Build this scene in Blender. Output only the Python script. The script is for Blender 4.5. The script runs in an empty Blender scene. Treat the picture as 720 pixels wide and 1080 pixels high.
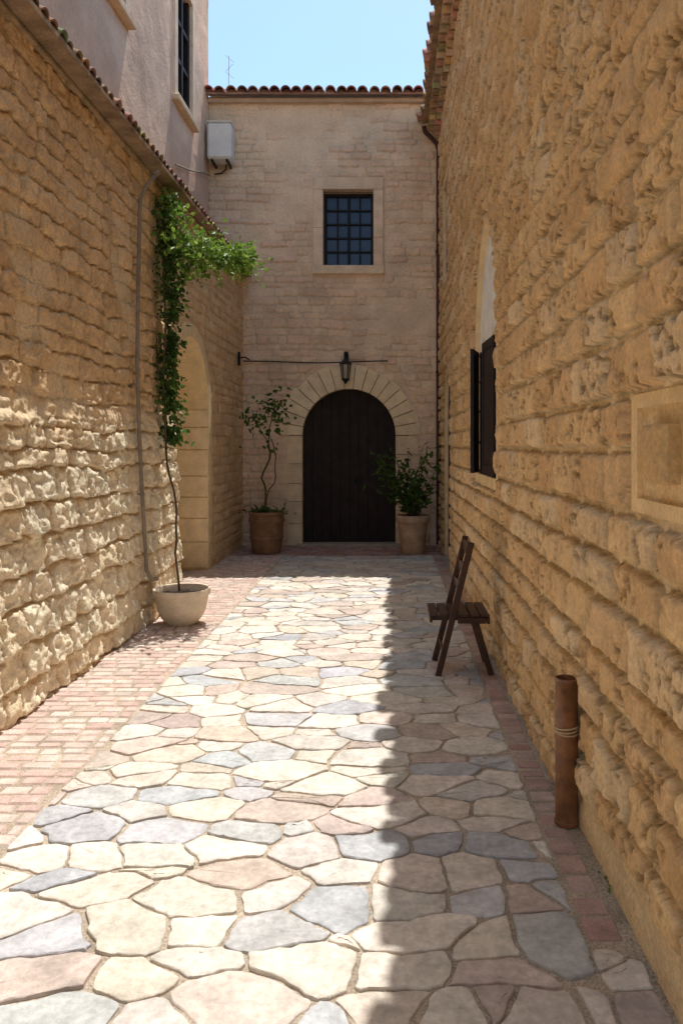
import bpy, math, random, bmesh
import numpy as np
from mathutils import Vector
random.seed(11)
scene = bpy.context.scene
C = scene.collection
ORG = {}
F_PX, CX, CY, EYE = 800.0, 410.0, 470.0, 1.5
XR, XL, XL2, YB, XP = 0.78, -2.05, -2.2, 11.4, -2.7
BAT = .05   # batter of the foot of the low left wall

# ------------------------------------------------------------------ helpers
def tag(o, label=None, cat=None, group=None, kind=None):
    if label: o['label'] = label
    if cat: o['category'] = cat
    if group: o['group'] = group
    if kind: o['kind'] = kind
    return o

def thing(name, loc, label, cat, group=None):
    o = bpy.data.objects.new(name, None)
    C.objects.link(o); o.location = loc; o.empty_display_size = 0.1
    ORG[o.name] = Vector(loc)
    return tag(o, label, cat, group)

def link(name, me, mat, parent, org):
    o = bpy.data.objects.new(name, me)
    C.objects.link(o)
    me.materials.append(mat)
    if parent is not None:
        o.parent = parent
    else:
        o.location = org
    ORG[o.name] = org
    return o

class MB:
    def __init__(s):
        s.V = []; s.F = []; s.K = []; s.col = (1, 1, 1)
    def add(s, vs, fs):
        b = len(s.V)
        s.V += [tuple(v) for v in vs]; s.K += [s.col] * len(vs)
        s.F += [tuple(i + b for i in f) for f in fs]
    def box(s, x0, x1, y0, y1, z0, z1, b=0.004):
        lo = (x0, y0, z0); hi = (x1, y1, z1)
        b = min(b, (x1-x0)*.45, (y1-y0)*.45, (z1-z0)*.45)
        idx = {}; vs = []
        for sx in (0, 1):
            for sy in (0, 1):
                for sz in (0, 1):
                    sg = (sx, sy, sz)
                    for a in range(3):
                        p = []
                        for c in range(3):
                            q = hi[c] if sg[c] else lo[c]
                            if c != a: q += -b if sg[c] else b
                            p.append(q)
                        idx[(sg, a)] = len(vs); vs.append(p)
        fs = []
        def cor(a, sa, bb, sb, c, sc):
            t = [0, 0, 0]; t[a] = sa; t[bb] = sb; t[c] = sc
            return tuple(t)
        for a in range(3):
            p, q = [c for c in range(3) if c != a]
            for sa in (0, 1):
                fs.append([idx[(cor(a, sa, p, i, q, j), a)] for i, j in ((0,0),(1,0),(1,1),(0,1))])
        for a in range(3):
            for bb in range(a+1, 3):
                c = 3 - a - bb
                for sa in (0, 1):
                    for sb in (0, 1):
                        k0 = cor(a, sa, bb, sb, c, 0); k1 = cor(a, sa, bb, sb, c, 1)
                        fs.append([idx[(k0, a)], idx[(k1, a)], idx[(k1, bb)], idx[(k0, bb)]])
        for sx in (0, 1):
            for sy in (0, 1):
                for sz in (0, 1):
                    fs.append([idx[((sx, sy, sz), a)] for a in range(3)])
        s.add(vs, fs)
    def beam(s, p0, p1, w, t, up=(0, 0, 1), ch=0.2):
        p0 = Vector(p0); p1 = Vector(p1); d = (p1-p0).normalized()
        a = d.cross(Vector(up))
        if a.length < 1e-4: a = d.cross(Vector((0, 1, 0)))
        a.normalize(); b = a.cross(d).normalized()
        k = min(w, t)*ch; hw, ht = w/2, t/2
        cs = [(hw, ht-k), (hw-k, ht), (-hw+k, ht), (-hw, ht-k), (-hw, -ht+k), (-hw+k, -ht), (hw-k, -ht), (hw, -ht+k)]
        vs = [p + a*x + b*y for p in (p0, p1) for x, y in cs]
        fs = [[i, (i+1) % 8, 8+(i+1) % 8, 8+i] for i in range(8)] + [list(range(8)), list(range(8, 16))]
        s.add(vs, fs)
    def tube(s, path, r, seg=8, cap=True):
        path = [Vector(p) for p in path]; n = len(path)
        rs = r if isinstance(r, (list, tuple)) else [r]*n
        vs = []; prev = None
        for i, p in enumerate(path):
            d = (path[min(i+1, n-1)] - path[max(i-1, 0)]).normalized()
            if prev is None:
                a = d.cross(Vector((0, 0, 1)))
                if a.length < .05: a = d.cross(Vector((0, 1, 0)))
            else:
                a = prev - d*prev.dot(d)
            a.normalize(); prev = a; b = d.cross(a)
            for k in range(seg):
                th = 2*math.pi*k/seg
                vs.append(p + (a*math.cos(th) + b*math.sin(th))*rs[i])
        fs = [[i*seg+k, i*seg+(k+1) % seg, (i+1)*seg+(k+1) % seg, (i+1)*seg+k] for i in range(n-1) for k in range(seg)]
        if cap: fs += [list(range(seg)), list(range((n-1)*seg, n*seg))]
        s.add(vs, fs)
    def lathe(s, prof, cx, cy, seg=36, wob=0.0):
        vs = []
        for j, (r, z) in enumerate(prof):
            for k in range(seg):
                th = 2*math.pi*k/seg
                rr = r*(1 + wob*math.sin(3*th + 1.3) + wob*.6*math.sin(5*th+j*.3))
                vs.append((cx+rr*math.cos(th), cy+rr*math.sin(th), z))
        fs = [[j*seg+k, j*seg+(k+1) % seg, (j+1)*seg+(k+1) % seg, (j+1)*seg+k] for j in range(len(prof)-1) for k in range(seg)]
        s.add(vs, fs)
    def prism(s, poly, mp, d0, d1, back=True):
        n = len(poly)
        vs = [mp(u, v, d0) for u, v in poly] + [mp(u, v, d1) for u, v in poly]
        fs = [list(range(n))] + [[i, (i+1) % n, n+(i+1) % n, n+i] for i in range(n)]
        if back: fs.append(list(range(n, 2*n)))
        s.add(vs, fs)
    def ring(s, inn, out, mp, d0, d1, din, closed=True):
        # face of a surround (d0), its outer edge back to d1, its inner reveal back to din
        n = len(inn)
        vs = [mp(u, v, d0) for u, v in inn] + [mp(u, v, d0) for u, v in out] + [mp(u, v, din) for u, v in inn] + [mp(u, v, d1) for u, v in out]
        fs = []
        for i in range(n if closed else n-1):
            j = (i+1) % n
            fs += [[i, j, n+j, n+i], [i, j, 2*n+j, 2*n+i], [n+i, n+j, 3*n+j, 3*n+i]]
        s.add(vs, fs)
    def strip(s, outl, mp, d0, d1, closed=True):
        n = len(outl)
        vs = [mp(u, v, d) for d in (d0, d1) for u, v in outl]
        s.add(vs, [[i, (i+1) % n, n+(i+1) % n, n+i] for i in range(n if closed else n-1)])
    def halfpipe(s, p, d, sd, nn, L, r0, r1, t=.014, seg=8):
        p = Vector(p); d = Vector(d).normalized(); sd = Vector(sd); nn = Vector(nn)
        vs = []
        for (q, r) in ((p, r0), (p+d*L, r1)):
            for rr in (r, r-t):
                for k in range(seg+1):
                    th = math.pi*k/seg
                    vs.append(q + sd*math.cos(th)*rr + nn*math.sin(th)*rr)
        m = seg+1; fs = []
        for k in range(seg):
            fs += [[k, k+1, 2*m+k+1, 2*m+k], [m+k, m+k+1, 3*m+k+1, 3*m+k], [k, k+1, m+k+1, m+k]]
        s.add(vs, fs)
    def leaf(s, p, size, d=None, w=.32):
        p = Vector(p)
        if d is None:
            d = Vector((random.gauss(0, 1), random.gauss(0, 1), random.gauss(-.1, .7)))
        d = Vector(d).normalized()
        sd = d.cross(Vector((random.gauss(0, 1), random.gauss(0, 1), random.gauss(0, 1) + 1.2)))
        if sd.length < 1e-3: sd = Vector((1, 0, 0))
        sd.normalize(); n = sd.cross(d)
        c = -.12*size
        s.add([p, p+d*size*.35+sd*size*w+n*.1*size, p+d*size*.75+sd*size*w*.7+n*(.06*size+c*.5), p+d*size+n*c,
               p+d*size*.75-sd*size*w*.7+n*(.06*size+c*.5), p+d*size*.35-sd*size*w+n*.1*size],
              [(0, 1, 2, 3), (0, 3, 4, 5)])
    def build(s, name, mat, parent=None, smooth=False, angle=None, recalc=True, org=None):
        o = ORG[parent.name] if parent is not None else Vector(org or (0, 0, 0))
        me = bpy.data.meshes.new(name)
        me.from_pydata([(v[0]-o.x, v[1]-o.y, v[2]-o.z) for v in s.V], [], s.F)
        at = me.color_attributes.new('Col', 'FLOAT_COLOR', 'POINT')
        k = np.ones((len(s.V), 4), dtype=np.float32)
        if len(s.K): k[:, :3] = np.array(s.K, dtype=np.float32)
        at.data.foreach_set('color', k.ravel())
        if recalc:
            bm = bmesh.new(); bm.from_mesh(me)
            bmesh.ops.recalc_face_normals(bm, faces=bm.faces)
            bm.to_mesh(me); bm.free()
        if smooth:
            me.polygons.foreach_set('use_smooth', [True]*len(me.polygons))
            if angle:
                try: me.set_sharp_from_angle(angle=math.radians(angle))
                except Exception: pass
        me.update()
        return link(name, me, mat, parent, o)

# ------------------------------------------------------------------ numpy noise
def hsh(ix, iy, s):
    n = (ix*374761393 + iy*668265263 + s*1274126177) & 0xffffffff
    n = ((n ^ (n >> 13)) * 1274126177) & 0xffffffff
    n = ((n ^ (n >> 15)) * 1103515245) & 0xffffffff
    return ((n ^ (n >> 16)) & 0xffff) / 65535.0
def vnoise(x, y, s=0):
    xi = np.floor(x).astype(np.int64); yi = np.floor(y).astype(np.int64)
    fx = x-xi; fy = y-yi
    fx = fx*fx*(3-2*fx); fy = fy*fy*(3-2*fy)
    a = hsh(xi, yi, s); b = hsh(xi+1, yi, s); c = hsh(xi, yi+1, s); d = hsh(xi+1, yi+1, s)
    return (a*(1-fx)+b*fx)*(1-fy) + (c*(1-fx)+d*fx)*fy
def fbm(x, y, s=0, o=4):
    t = 0; a = .5; n = 0
    for k in range(o):
        t = t + a*vnoise(x*2**k+17.3*k, y*2**k+9.1*k, s+k); n += a; a *= .55
    return t/n
def ridge(x, y, s=0, o=3):
    t = 0; a = .5; n = 0
    for k in range(o):
        t = t + a*(1-np.abs(2*vnoise(x*2**k+7.3*k, y*2**k+3.1*k, s+k)-1)); n += a; a *= .5
    return t/n
def sstep(a, b, x):
    t = np.clip((x-a)/(b-a), 0, 1)
    return t*t*(3-2*t)
def coursed(u, v, rowh, stw, seed, warp=.02, R=.05):
    rs = random.Random(seed)
    uu = u + warp*2*(fbm(u*2.2, v*2.2, seed)-.5) + warp*.5*(fbm(u*11, v*11, seed+5, 3)-.5)
    vv = v + warp*2*(fbm(u*1.6+40, v*1.6, seed+7)-.5) + warp*.9*(fbm(u*9, v*9+70, seed+9, 3)-.5)
    ed = [-.4]
    while ed[-1] < v.max()+.6: ed.append(ed[-1]+rs.uniform(*rowh))
    ed = np.array(ed)
    r = np.clip(np.searchsorted(ed, vv)-1, 0, len(ed)-2)
    dv = np.minimum(vv-ed[r], ed[r+1]-vv)
    du = np.zeros(u.shape); i1 = np.zeros(u.shape); i2 = np.zeros(u.shape)
    ou = np.zeros(u.shape); ov = vv-.5*(ed[r]+ed[r+1])
    ulo, uhi = u.min()-1, u.max()+1
    for k in np.unique(r):
        xs = [ulo - rs.uniform(0, stw[1])]
        while xs[-1] < uhi: xs.append(xs[-1]+rs.uniform(*stw))
        xs = np.array(xs); m = r == k
        q = uu[m]; j = np.clip(np.searchsorted(xs, q)-1, 0, len(xs)-2)
        du[m] = np.minimum(q-xs[j], xs[j+1]-q); ou[m] = q-.5*(xs[j]+xs[j+1])
        i1[m] = hsh(j.astype(np.int64), np.full(j.shape, int(k)), seed)
        i2[m] = hsh(j.astype(np.int64), np.full(j.shape, int(k)), seed+31)
    a = np.clip(du/R, 0, 1); b = np.clip(dv/R, 0, 1)
    d = R*(1-np.sqrt((1-a)**2+(1-b)**2))
    return d, i1, i2, ou, ov
def lerp3(a, b, t):
    a = np.array(a); b = np.array(b)
    return a*(1-t[..., None]) + b*t[..., None]
def mixc(A, B, t):
    return A*(1-t[..., None]) + B*t[..., None]
def full(c, like): return np.broadcast_to(np.array(c), like.shape)

def grid_wall(name, us, vs, hf, mp, hole, mat, parent):
    U, V = np.meshgrid(us, vs, indexing='ij')
    h, col = hf(U, V)
    P = mp(U, V, -h)
    o = ORG[parent.name]
    P = np.stack(P, -1) - np.array([o.x, o.y, o.z])
    nu, nv = U.shape
    idx = np.arange(nu*nv).reshape(nu, nv)
    q = np.stack([idx[:-1, :-1], idx[1:, :-1], idx[1:, 1:], idx[:-1, 1:]], -1).reshape(-1, 4)
    cu = (.25*(U[:-1, :-1]+U[1:, :-1]+U[1:, 1:]+U[:-1, 1:])).ravel()
    cv = (.25*(V[:-1, :-1]+V[1:, :-1]+V[1:, 1:]+V[:-1, 1:])).ravel()
    if hole is not None: q = q[~hole(cu, cv)]
    me = bpy.data.meshes.new(name)
    me.vertices.add(nu*nv); me.vertices.foreach_set('co', P.reshape(-1).astype(np.float32))
    me.loops.add(q.size); me.loops.foreach_set('vertex_index', q.ravel().astype(np.int32))
    me.polygons.add(len(q)); me.polygons.foreach_set('loop_start', np.arange(0, q.size, 4, dtype=np.int32))
    me.polygons.foreach_set('use_smooth', np.ones(len(q), dtype=bool))
    me.update(calc_edges=True)
    at = me.color_attributes.new('Col', 'FLOAT_COLOR', 'POINT')
    k = np.ones((nu*nv, 4), dtype=np.float32); k[:, :3] = np.clip(col.reshape(-1, 3), 0, .94)
    at.data.foreach_set('color', k.ravel())
    return link(name, me, mat, parent, o)

# ------------------------------------------------------------------ materials
def mat(name, base=None, rough=.85, vc=False, var=.25, vscale=6., bump=.3, bscale=60., bdist=.01, spec=.3, metal=0., fine=.15, trans=0.):
    m = bpy.data.materials.new(name); m.use_nodes = True
    nt = m.node_tree; N = nt.nodes; L = nt.links
    bs = N['Principled BSDF']; out = N['Material Output']
    bs.inputs['Roughness'].default_value = rough
    bs.inputs['Specular IOR Level'].default_value = spec
    bs.inputs['Metallic'].default_value = metal
    tc = N.new('ShaderNodeTexCoord')
    n1 = N.new('ShaderNodeTexNoise'); n1.inputs['Scale'].default_value = vscale; n1.inputs['Detail'].default_value = 4
    n2 = N.new('ShaderNodeTexNoise'); n2.inputs['Scale'].default_value = bscale; n2.inputs['Detail'].default_value = 4; n2.inputs['Roughness'].default_value = .65
    for n in (n1, n2): L.new(tc.outputs['Object'], n.inputs['Vector'])
    r1 = N.new('ShaderNodeMapRange'); r1.inputs['From Min'].default_value = .3; r1.inputs['From Max'].default_value = .7
    r1.inputs['To Min'].default_value = 1-var; r1.inputs['To Max'].default_value = 1+var*.7
    L.new(n1.outputs['Fac'], r1.inputs['Value'])
    r2 = N.new('ShaderNodeMapRange'); r2.inputs['From Min'].default_value = .3; r2.inputs['From Max'].default_value = .7
    r2.inputs['To Min'].default_value = 1-fine; r2.inputs['To Max'].default_value = 1+fine*.7
    L.new(n2.outputs['Fac'], r2.inputs['Value'])
    mu = N.new('ShaderNodeMath'); mu.operation = 'MULTIPLY'
    L.new(r1.outputs[0], mu.inputs[0]); L.new(r2.outputs[0], mu.inputs[1])
    vm = N.new('ShaderNodeVectorMath'); vm.operation = 'SCALE'
    if vc:
        at = N.new('ShaderNodeAttribute'); at.attribute_name = 'Col'
        L.new(at.outputs['Color'], vm.inputs[0])
    else:
        rgb = N.new('ShaderNodeRGB'); rgb.outputs[0].default_value = (*base, 1)
        L.new(rgb.outputs[0], vm.inputs[0])
    L.new(mu.outputs[0], vm.inputs['Scale'])
    L.new(vm.outputs[0], bs.inputs['Base Color'])
    if bump > 0:
        bp = N.new('ShaderNodeBump'); bp.inputs['Strength'].default_value = bump; bp.inputs['Distance'].default_value = bdist
        L.new(n2.outputs['Fac'], bp.inputs['Height']); L.new(bp.outputs[0], bs.inputs['Normal'])
    if trans > 0:
        tr = N.new('ShaderNodeBsdfTranslucent'); mx = N.new('ShaderNodeMixShader'); mx.inputs[0].default_value = trans
        L.new(vm.outputs[0], tr.inputs['Color'])
        L.new(bs.outputs[0], mx.inputs[1]); L.new(tr.outputs[0], mx.inputs[2]); L.new(mx.outputs[0], out.inputs['Surface'])
    return m

M_STONE = mat('rough_stone', vc=True, var=.12, vscale=5, bump=.9, bscale=62, bdist=.010, fine=.20, rough=.95, spec=.05)
M_BACK = mat('pale_stone', vc=True, var=.14, vscale=2.2, bump=.5, bscale=40, bdist=.010, fine=.16, rough=.95, spec=.05)
M_PINK = mat('pink_plaster', vc=True, var=.14, vscale=1.3, bump=.6, bscale=26, bdist=.015, fine=.12, rough=.95, spec=.05)
M_TRIM = mat('dressed_stone', vc=True, var=.14, vscale=7, bump=.35, bscale=70, bdist=.006, fine=.14, rough=.9, spec=.05)
M_FLAG = mat('flagstone', vc=True, var=.20, vscale=8, bump=.7, bscale=34, bdist=.008, fine=.22, rough=.85, spec=.12)
M_BRICK = mat('paver_brick', vc=True, var=.2, vscale=11, bump=.4, bscale=90, bdist=.004, fine=.2, rough=.9, spec=.1)
M_SOIL = mat('sandy_ground', (.55, .45, .345), var=.3, vscale=4, bump=1., bscale=110, bdist=.010, fine=.42, rough=1, spec=.05)
M_TILE = mat('terracotta_tile', vc=True, var=.35, vscale=8, bump=.4, bscale=60, bdist=.006, fine=.25, rough=.9, spec=.1)
M_WOOD = mat('dark_door_wood', (.024, .014, .012), var=.4, vscale=9, bump=.4, bscale=50, bdist=.004, rough=.65)
M_CHAIR = mat('brown_chair_wood', (.060, .024, .013), var=.4, vscale=14, bump=.25, bscale=90, bdist=.002, rough=.5, spec=.4)
M_SHUT = mat('shutter_wood', (.022, .012, .011), var=.35, vscale=9, bump=.3, bscale=70, bdist=.003, rough=.6)
M_IRON = mat('black_iron', (.012, .011, .012), var=.3, vscale=30, bump=.2, bscale=120, bdist=.002, rough=.55)
M_PANE = mat('window_pane', (.020, .030, .095), var=.25, vscale=3, bump=0, rough=.18, spec=.45, fine=.0)  # blue base colour stands in for sky reflected in the glass
M_RUST = mat('rusty_metal', (.25, .105, .040), var=.45, vscale=16, bump=.25, bscale=110, bdist=.002, rough=.42, spec=.5)
M_GREY = mat('grey_pipe', (.30, .24, .18), var=.25, vscale=12, bump=.1, bscale=90, rough=.6)
M_BROWN = mat('brown_downpipe', (.085, .040, .032), var=.3, vscale=8, bump=.15, bscale=80, rough=.55)
M_WHITE = mat('white_casing', (.82, .80, .77), var=.08, vscale=5, bump=.03, bscale=80, rough=.45)
M_POTW = mat('cream_pot', (.80, .66, .49), var=.15, vscale=7, bump=.2, bscale=70, bdist=.003, rough=.8)
M_POTB = mat('brown_pot', (.32, .18, .10), var=.35, vscale=7, bump=.3, bscale=60, bdist=.004, rough=.8)
M_POTT = mat('terracotta_pot', (.56, .37, .24), var=.25, vscale=7, bump=.2, bscale=60, bdist=.003, rough=.85)
M_DIRT = mat('potting_soil', (.06, .04, .025), var=.4, vscale=30, bump=1, bscale=90, bdist=.01)
M_STEM = mat('plant_stem', (.12, .085, .05), var=.35, vscale=30, bump=.3, bscale=120, bdist=.002)
M_LEAF = mat('leaves', vc=True, var=.3, vscale=9, bump=0, rough=.5, spec=.35, fine=.1, trans=.35)
M_ROPE = mat('wire_tie', (.55, .42, .26), var=.2, bump=.3, bscale=200, bdist=.002)
M_GLASS = mat('lantern_glass', (.35, .30, .22), var=.1, bump=0, rough=.2)
M_CORE = mat('inner_masonry', (.45, .34, .22), var=.15, bump=.3)

def bat(v): return BAT*np.minimum(v, 1.9) if isinstance(v, np.ndarray) else BAT*min(v, 1.9)
def mR(u, v, d): return (XR + d, u, v) if not isinstance(u, np.ndarray) else (XR + d + 0*u, u, v)
def mL(u, v, d): return (XL - bat(v) - d, u, v)
def mL2(u, v, d): return (XL2 - d, u, v) if not isinstance(u, np.ndarray) else (XL2 - d + 0*u, u, v)
def mP(u, v, d): return (XP - d, u, v) if not isinstance(u, np.ndarray) else (XP - d + 0*u, u, v)
def mB(u, v, d): return (u, YB + d, v) if not isinstance(u, np.ndarray) else (u, YB + d + 0*u, v)

def rect_o(u0, u1, v0, v1): return [(u0, v0), (u0, v1), (u1, v1), (u1, v0)]
def round_o(uc, a, z0, zs, n=24):
    return [(uc-a, z0)] + [(uc-a*math.cos(math.pi*i/n), zs+a*math.sin(math.pi*i/n)) for i in range(n+1)] + [(uc+a, z0)]
def point_o(uc, a, z0, zs, H, n=12):
    R = (H*H+a*a)/(2*a); t1 = math.acos((R-a)/R)
    L = [(uc+(R-a)-R*math.cos(t1*i/n), zs+R*math.sin(t1*i/n)) for i in range(n+1)]
    return [(uc-a, z0)] + L + [(2*uc-u, v) for u, v in reversed(L[:-1])] + [(uc+a, z0)]
def in_rect(u, v, u0, u1, v0, v1): return (u > u0) & (u < u1) & (v > v0) & (v < v1)
def in_round(u, v, uc, a, z0, zs):
    return ((abs(u-uc) < a) & (v > z0) & (v <= zs)) | (((u-uc)**2+(v-zs)**2 < a*a) & (v > zs))
def in_point(u, v, uc, a, z0, zs, H):
    R = (H*H+a*a)/(2*a)
    arc = (v > zs) & ((u-uc-(R-a))**2+(v-zs)**2 < R*R) & ((u-uc+(R-a))**2+(v-zs)**2 < R*R)
    return ((abs(u-uc) < a) & (v > z0) & (v <= zs)) | arc

# ================================================================== GROUND
mb = MB()
mb.add([(-60, -60, -.007), (60, -60, -.007), (60, 80, -.007), (-60, 80, -.007)], [(0, 1, 2, 3)])
tag(mb.build('ground', M_SOIL, recalc=False), 'sandy ground showing in the joints of the paving', 'ground', kind='structure')

# flagstones: cells around seeds scattered in loose, shifted rows
rs = random.Random(63)
def clip(poly, nx, ny, c):
    out = []
    for i in range(len(poly)):
        a = poly[i]; b = poly[(i+1) % len(poly)]
        da = a[0]*nx+a[1]*ny-c; db = b[0]*nx+b[1]*ny-c
        if da <= 0: out.append(a)
        if (da < 0 < db) or (db < 0 < da):
            t = da/(da-db); out.append((a[0]+(b[0]-a[0])*t, a[1]+(b[1]-a[1])*t))
    return out
def parea(p): return .5*sum(p[i][0]*p[(i+1) % len(p)][1]-p[(i+1) % len(p)][0]*p[i][1] for i in range(len(p)))
KY = 1.5   # stones lie wider than deep
FAR = 10.35; EDG = 2.30
seeds = []
y = .2
while y < FAR+.3:
    dy = rs.uniform(.115, .205); x = -1.75+rs.uniform(0, .3)
    while x < .95:
        w_ = rs.choice((.14, .20, .25, .30, .35, .43))*rs.uniform(.85, 1.1)
        if rs.random() > .07:
            seeds.append((x+w_/2+rs.uniform(-.045, .045), (y+dy/2+rs.uniform(-.052, .052))*KY, rs.uniform(-.022, .022)))
        x += w_
    y += dy
ZA = (-1.42, .59, .3, FAR); ZB = (.602, .735, .3, EDG-.02)
FC = [(.72, .65, .565), (.70, .625, .535), (.69, .585, .495), (.64, .585, .525), (.56, .545, .53), (.72, .635, .535), (.61, .505, .425), (.73, .675, .59), (.74, .665, .575), (.56, .465, .405), (.52, .52, .525)]
mb = MB()
for Z in (ZA, ZB):
    X0, X1, Y0, Y1 = Z
    for i, (px, py, wt) in enumerate(seeds):
        if px < X0-.4 or px > X1+.4 or py/KY < Y0-.4 or py/KY > Y1+.4: continue
        gap = rs.uniform(.004, .010)
        pol = [(X0, Y0*KY), (X1, Y0*KY), (X1, Y1*KY), (X0, Y1*KY)]
        for j, (qx, qy, qw) in enumerate(seeds):
            if i == j: continue
            dx, dy = qx-px, qy-py
            if abs(dx) > 1.0 or abs(dy) > 1.0: continue
            D = math.hypot(dx, dy)
            t = D/2 + (wt-qw)/(2*D)*.6 - gap
            nx, ny = dx/D, dy/D
            pol = clip(pol, nx, ny, px*nx+py*ny+t)
            if len(pol) < 3: break
        if len(pol) < 3: continue
        pol = [(a, b/KY) for a, b in pol]
        pts = []
        for a in range(len(pol)):
            P = Vector(pol[a])
            if not pts or (P-pts[-1]).length > .032: pts.append(P)
        if len(pts) > 3 and (pts[0]-pts[-1]).length < .032: pts.pop()
        if len(pts) < 3: continue
        q = []
        m = len(pts)
        for a in range(m):
            P, Q, R_ = pts[a-1], pts[a], pts[(a+1) % m]
            k1 = min(rs.uniform(.006, .030), (P-Q).length*.35); k2 = min(rs.uniform(.006, .030), (R_-Q).length*.35)
            e1 = Q+(P-Q).normalized()*k1; e2 = Q+(R_-Q).normalized()*k2
            q += [e1, (e1+e2)/2*.5+Q*.5, e2]
        pts = q; q = []
        for a in range(len(pts)):
            A, B = pts[a], pts[(a+1) % len(pts)]
            n = max(1, int((B-A).length/.03))
            for m in range(n): q.append(A.lerp(B, m/n))
        xs = np.array([p.x for p in q]); ys = np.array([p.y for p in q])
        edge = np.clip(np.minimum(xs-X0, X1-xs)/.15, 0, 1)
        wx = .10*(fbm(xs*2.6, ys*2.6, 900, 2)-.5)*edge; wy = .12*(fbm(xs*2.4+30, ys*2.4, 910, 2)-.5)
        jx = .036*(fbm(xs*13, ys*13, 920, 3)-.5)*(.3+.7*edge); jy = .036*(fbm(xs*13+50, ys*13, 930, 3)-.5)
        q = [Vector((a, b)) for a, b in zip(xs+wx+jx, ys+wy+jy)]
        cen = sum(q, Vector((0, 0)))/len(q)
        q = [p+(p-cen).normalized()*rs.gauss(0, .0028) for p in q]
        area = abs(parea([(p.x, p.y) for p in q]))
        if area < .0020: continue
        c = rs.choice(FC); f = rs.uniform(.88, 1.06)
        mb.col = tuple(min(.80, x*f*rs.uniform(.98, 1.02)) for x in c)
        n = len(q); zt = rs.uniform(-.001, .004); tx, ty = rs.gauss(0, .008), rs.gauss(0, .008)
        vs = []
        for kk, (ins, dz) in enumerate(((0, -.03), (.0, -.005), (.0015, -.0018), (.005, 0.0), (.025, .0005))):
            for p in q:
                e = p-cen; l = e.length
                p2 = cen + e*max(0, (l-ins)/l)
                z = zt+dz+tx*(p2.x-cen.x)+ty*(p2.y-cen.y)+rs.gauss(0, .0009)
                vs.append((p2.x, p2.y, max(z, -.05)))
        fs = [[k*n+a, k*n+(a+1) % n, (k+1)*n+(a+1) % n, (k+1)*n+a] for k in range(4) for a in range(n)]
        for a in range(n):
            p = q[a]; p2 = cen.lerp(p, .5)
            vs.append((p2.x, p2.y, zt+tx*(p2.x-cen.x)+ty*(p2.y-cen.y)+rs.gauss(0, .0012)))
        fs += [[4*n+a, 4*n+(a+1) % n, 5*n+(a+1) % n, 5*n+a] for a in range(n)]
        vs.append((cen.x, cen.y, zt+rs.gauss(0, .001))); ci = len(vs)-1
        fs += [[5*n+a, 5*n+(a+1) % n, ci] for a in range(n)]
        mb.add(vs, fs)
tag(mb.build('flagstone_paving', M_FLAG, smooth=True, angle=38, recalc=False), 'irregular pale flagstones laid down the middle of the courtyard', 'paving', kind='structure')

# brick pavers
BC = [(.48, .28, .23), (.44, .25, .21), (.52, .32, .26), (.40, .24, .20), (.52, .36, .29)]
BE = [(.52, .35, .295), (.48, .31, .265), (.54, .39, .33), (.46, .32, .27), (.52, .40, .345)]
BL = [(.66, .49, .42), (.65, .47, .40), (.67, .52, .45), (.60, .44, .38), (.68, .57, .49), (.64, .51, .435)]
mb = MB()
def brick(x0, x1, y0, y1, cols=BC, f0=1., jj=.003):
    f = rs.uniform(.86, 1.08)*f0; c = rs.choice(cols)
    mb.col = tuple(v*f for v in c)
    j = lambda: rs.uniform(-jj, jj)
    z = rs.uniform(-.004, .002)
    mb.box(x0+j(), x1+j(), y0+j(), y1+j(), -.05, z, .009)
y = .3; k = 0
while y < FAR:
    h = rs.uniform(.075, .09); x = (XL if y < 7.3 else XL2)-.1 - (k % 2)*.07
    while x < -1.44:
        w_ = rs.uniform(.10, .165)
        xe = min(x+w_, -1.43)
        if xe-x > .04: brick(x+.004, xe-.004, y+.004, y+h-.004, BL, 1., .007)
        x += w_+.003
    y += h+.002; k += 1
tag(mb.build('brick_border', M_BRICK), 'faded pink brick pavers along the foot of the rubble wall', 'paving', kind='structure')
mb = MB(); y = EDG
while y < FAR:
    l = rs.uniform(.085, .125)
    brick(.604, .710, y+.005, y+l-.003, BE, f0=.98, jj=.006); y += l+.004
tag(mb.build('brick_edging', M_BRICK), 'single row of reddish brick edging beside the right wall', 'paving', kind='structure')
mb = MB(); y = FAR+.02; k = 0
while y < YB:
    x = XL2-.1-(k % 2)*.1
    while x < XR:
        brick(x+.004, x+.196, y+.004, y+.101, f0=1.0); x += .2
    y += .105; k += 1
tag(mb.build('brick_paving', M_BRICK), 'red brick paving across the shaded far end by the arched door', 'paving', kind='structure')
mb = MB()
for _ in range(2800):
    yy = 1.6+4.2*rs.random()**1.6; x = rs.uniform(-1.4, .76) if rs.random() < .68 else rs.uniform(.715, .775)
    f = rs.uniform(.7, 1.15); c = rs.choice([(.54, .44, .33), (.60, .50, .38), (.44, .35, .26)])
    mb.col = tuple(v*f for v in c); r = rs.uniform(.002, .005)
    z = -.007+r*.15
    vs = [(x+r*math.cos(t*1.2566+rs.random())*rs.uniform(.7, 1.2), yy+r*math.sin(t*1.2566)*rs.uniform(.7, 1.2), z) for t in range(5)] + [(x, yy, z+r*.7)]
    mb.add(vs, [(t, (t+1) % 5, 5) for t in range(5)])
tag(mb.build('gravel', M_TRIM, recalc=False), 'fine gravel lying in the joints of the paving', 'gravel', kind='stuff')
mb = MB()
for (gx, gy, n, s) in ((.745, 3.9, 12, .012), (.745, 5.4, 12, .012), (.75, 2.6, 12, .012)):
    for _ in range(n):
        x = gx+random.gauss(0, s); yy = gy+random.gauss(0, .05)
        mb.col = (random.uniform(.14, .24), random.uniform(.22, .30), .07)
        mb.leaf((x, yy, -.007), random.uniform(.012, .03), (random.gauss(0, .6), random.gauss(0, .6), 1), w=.2)
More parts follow.
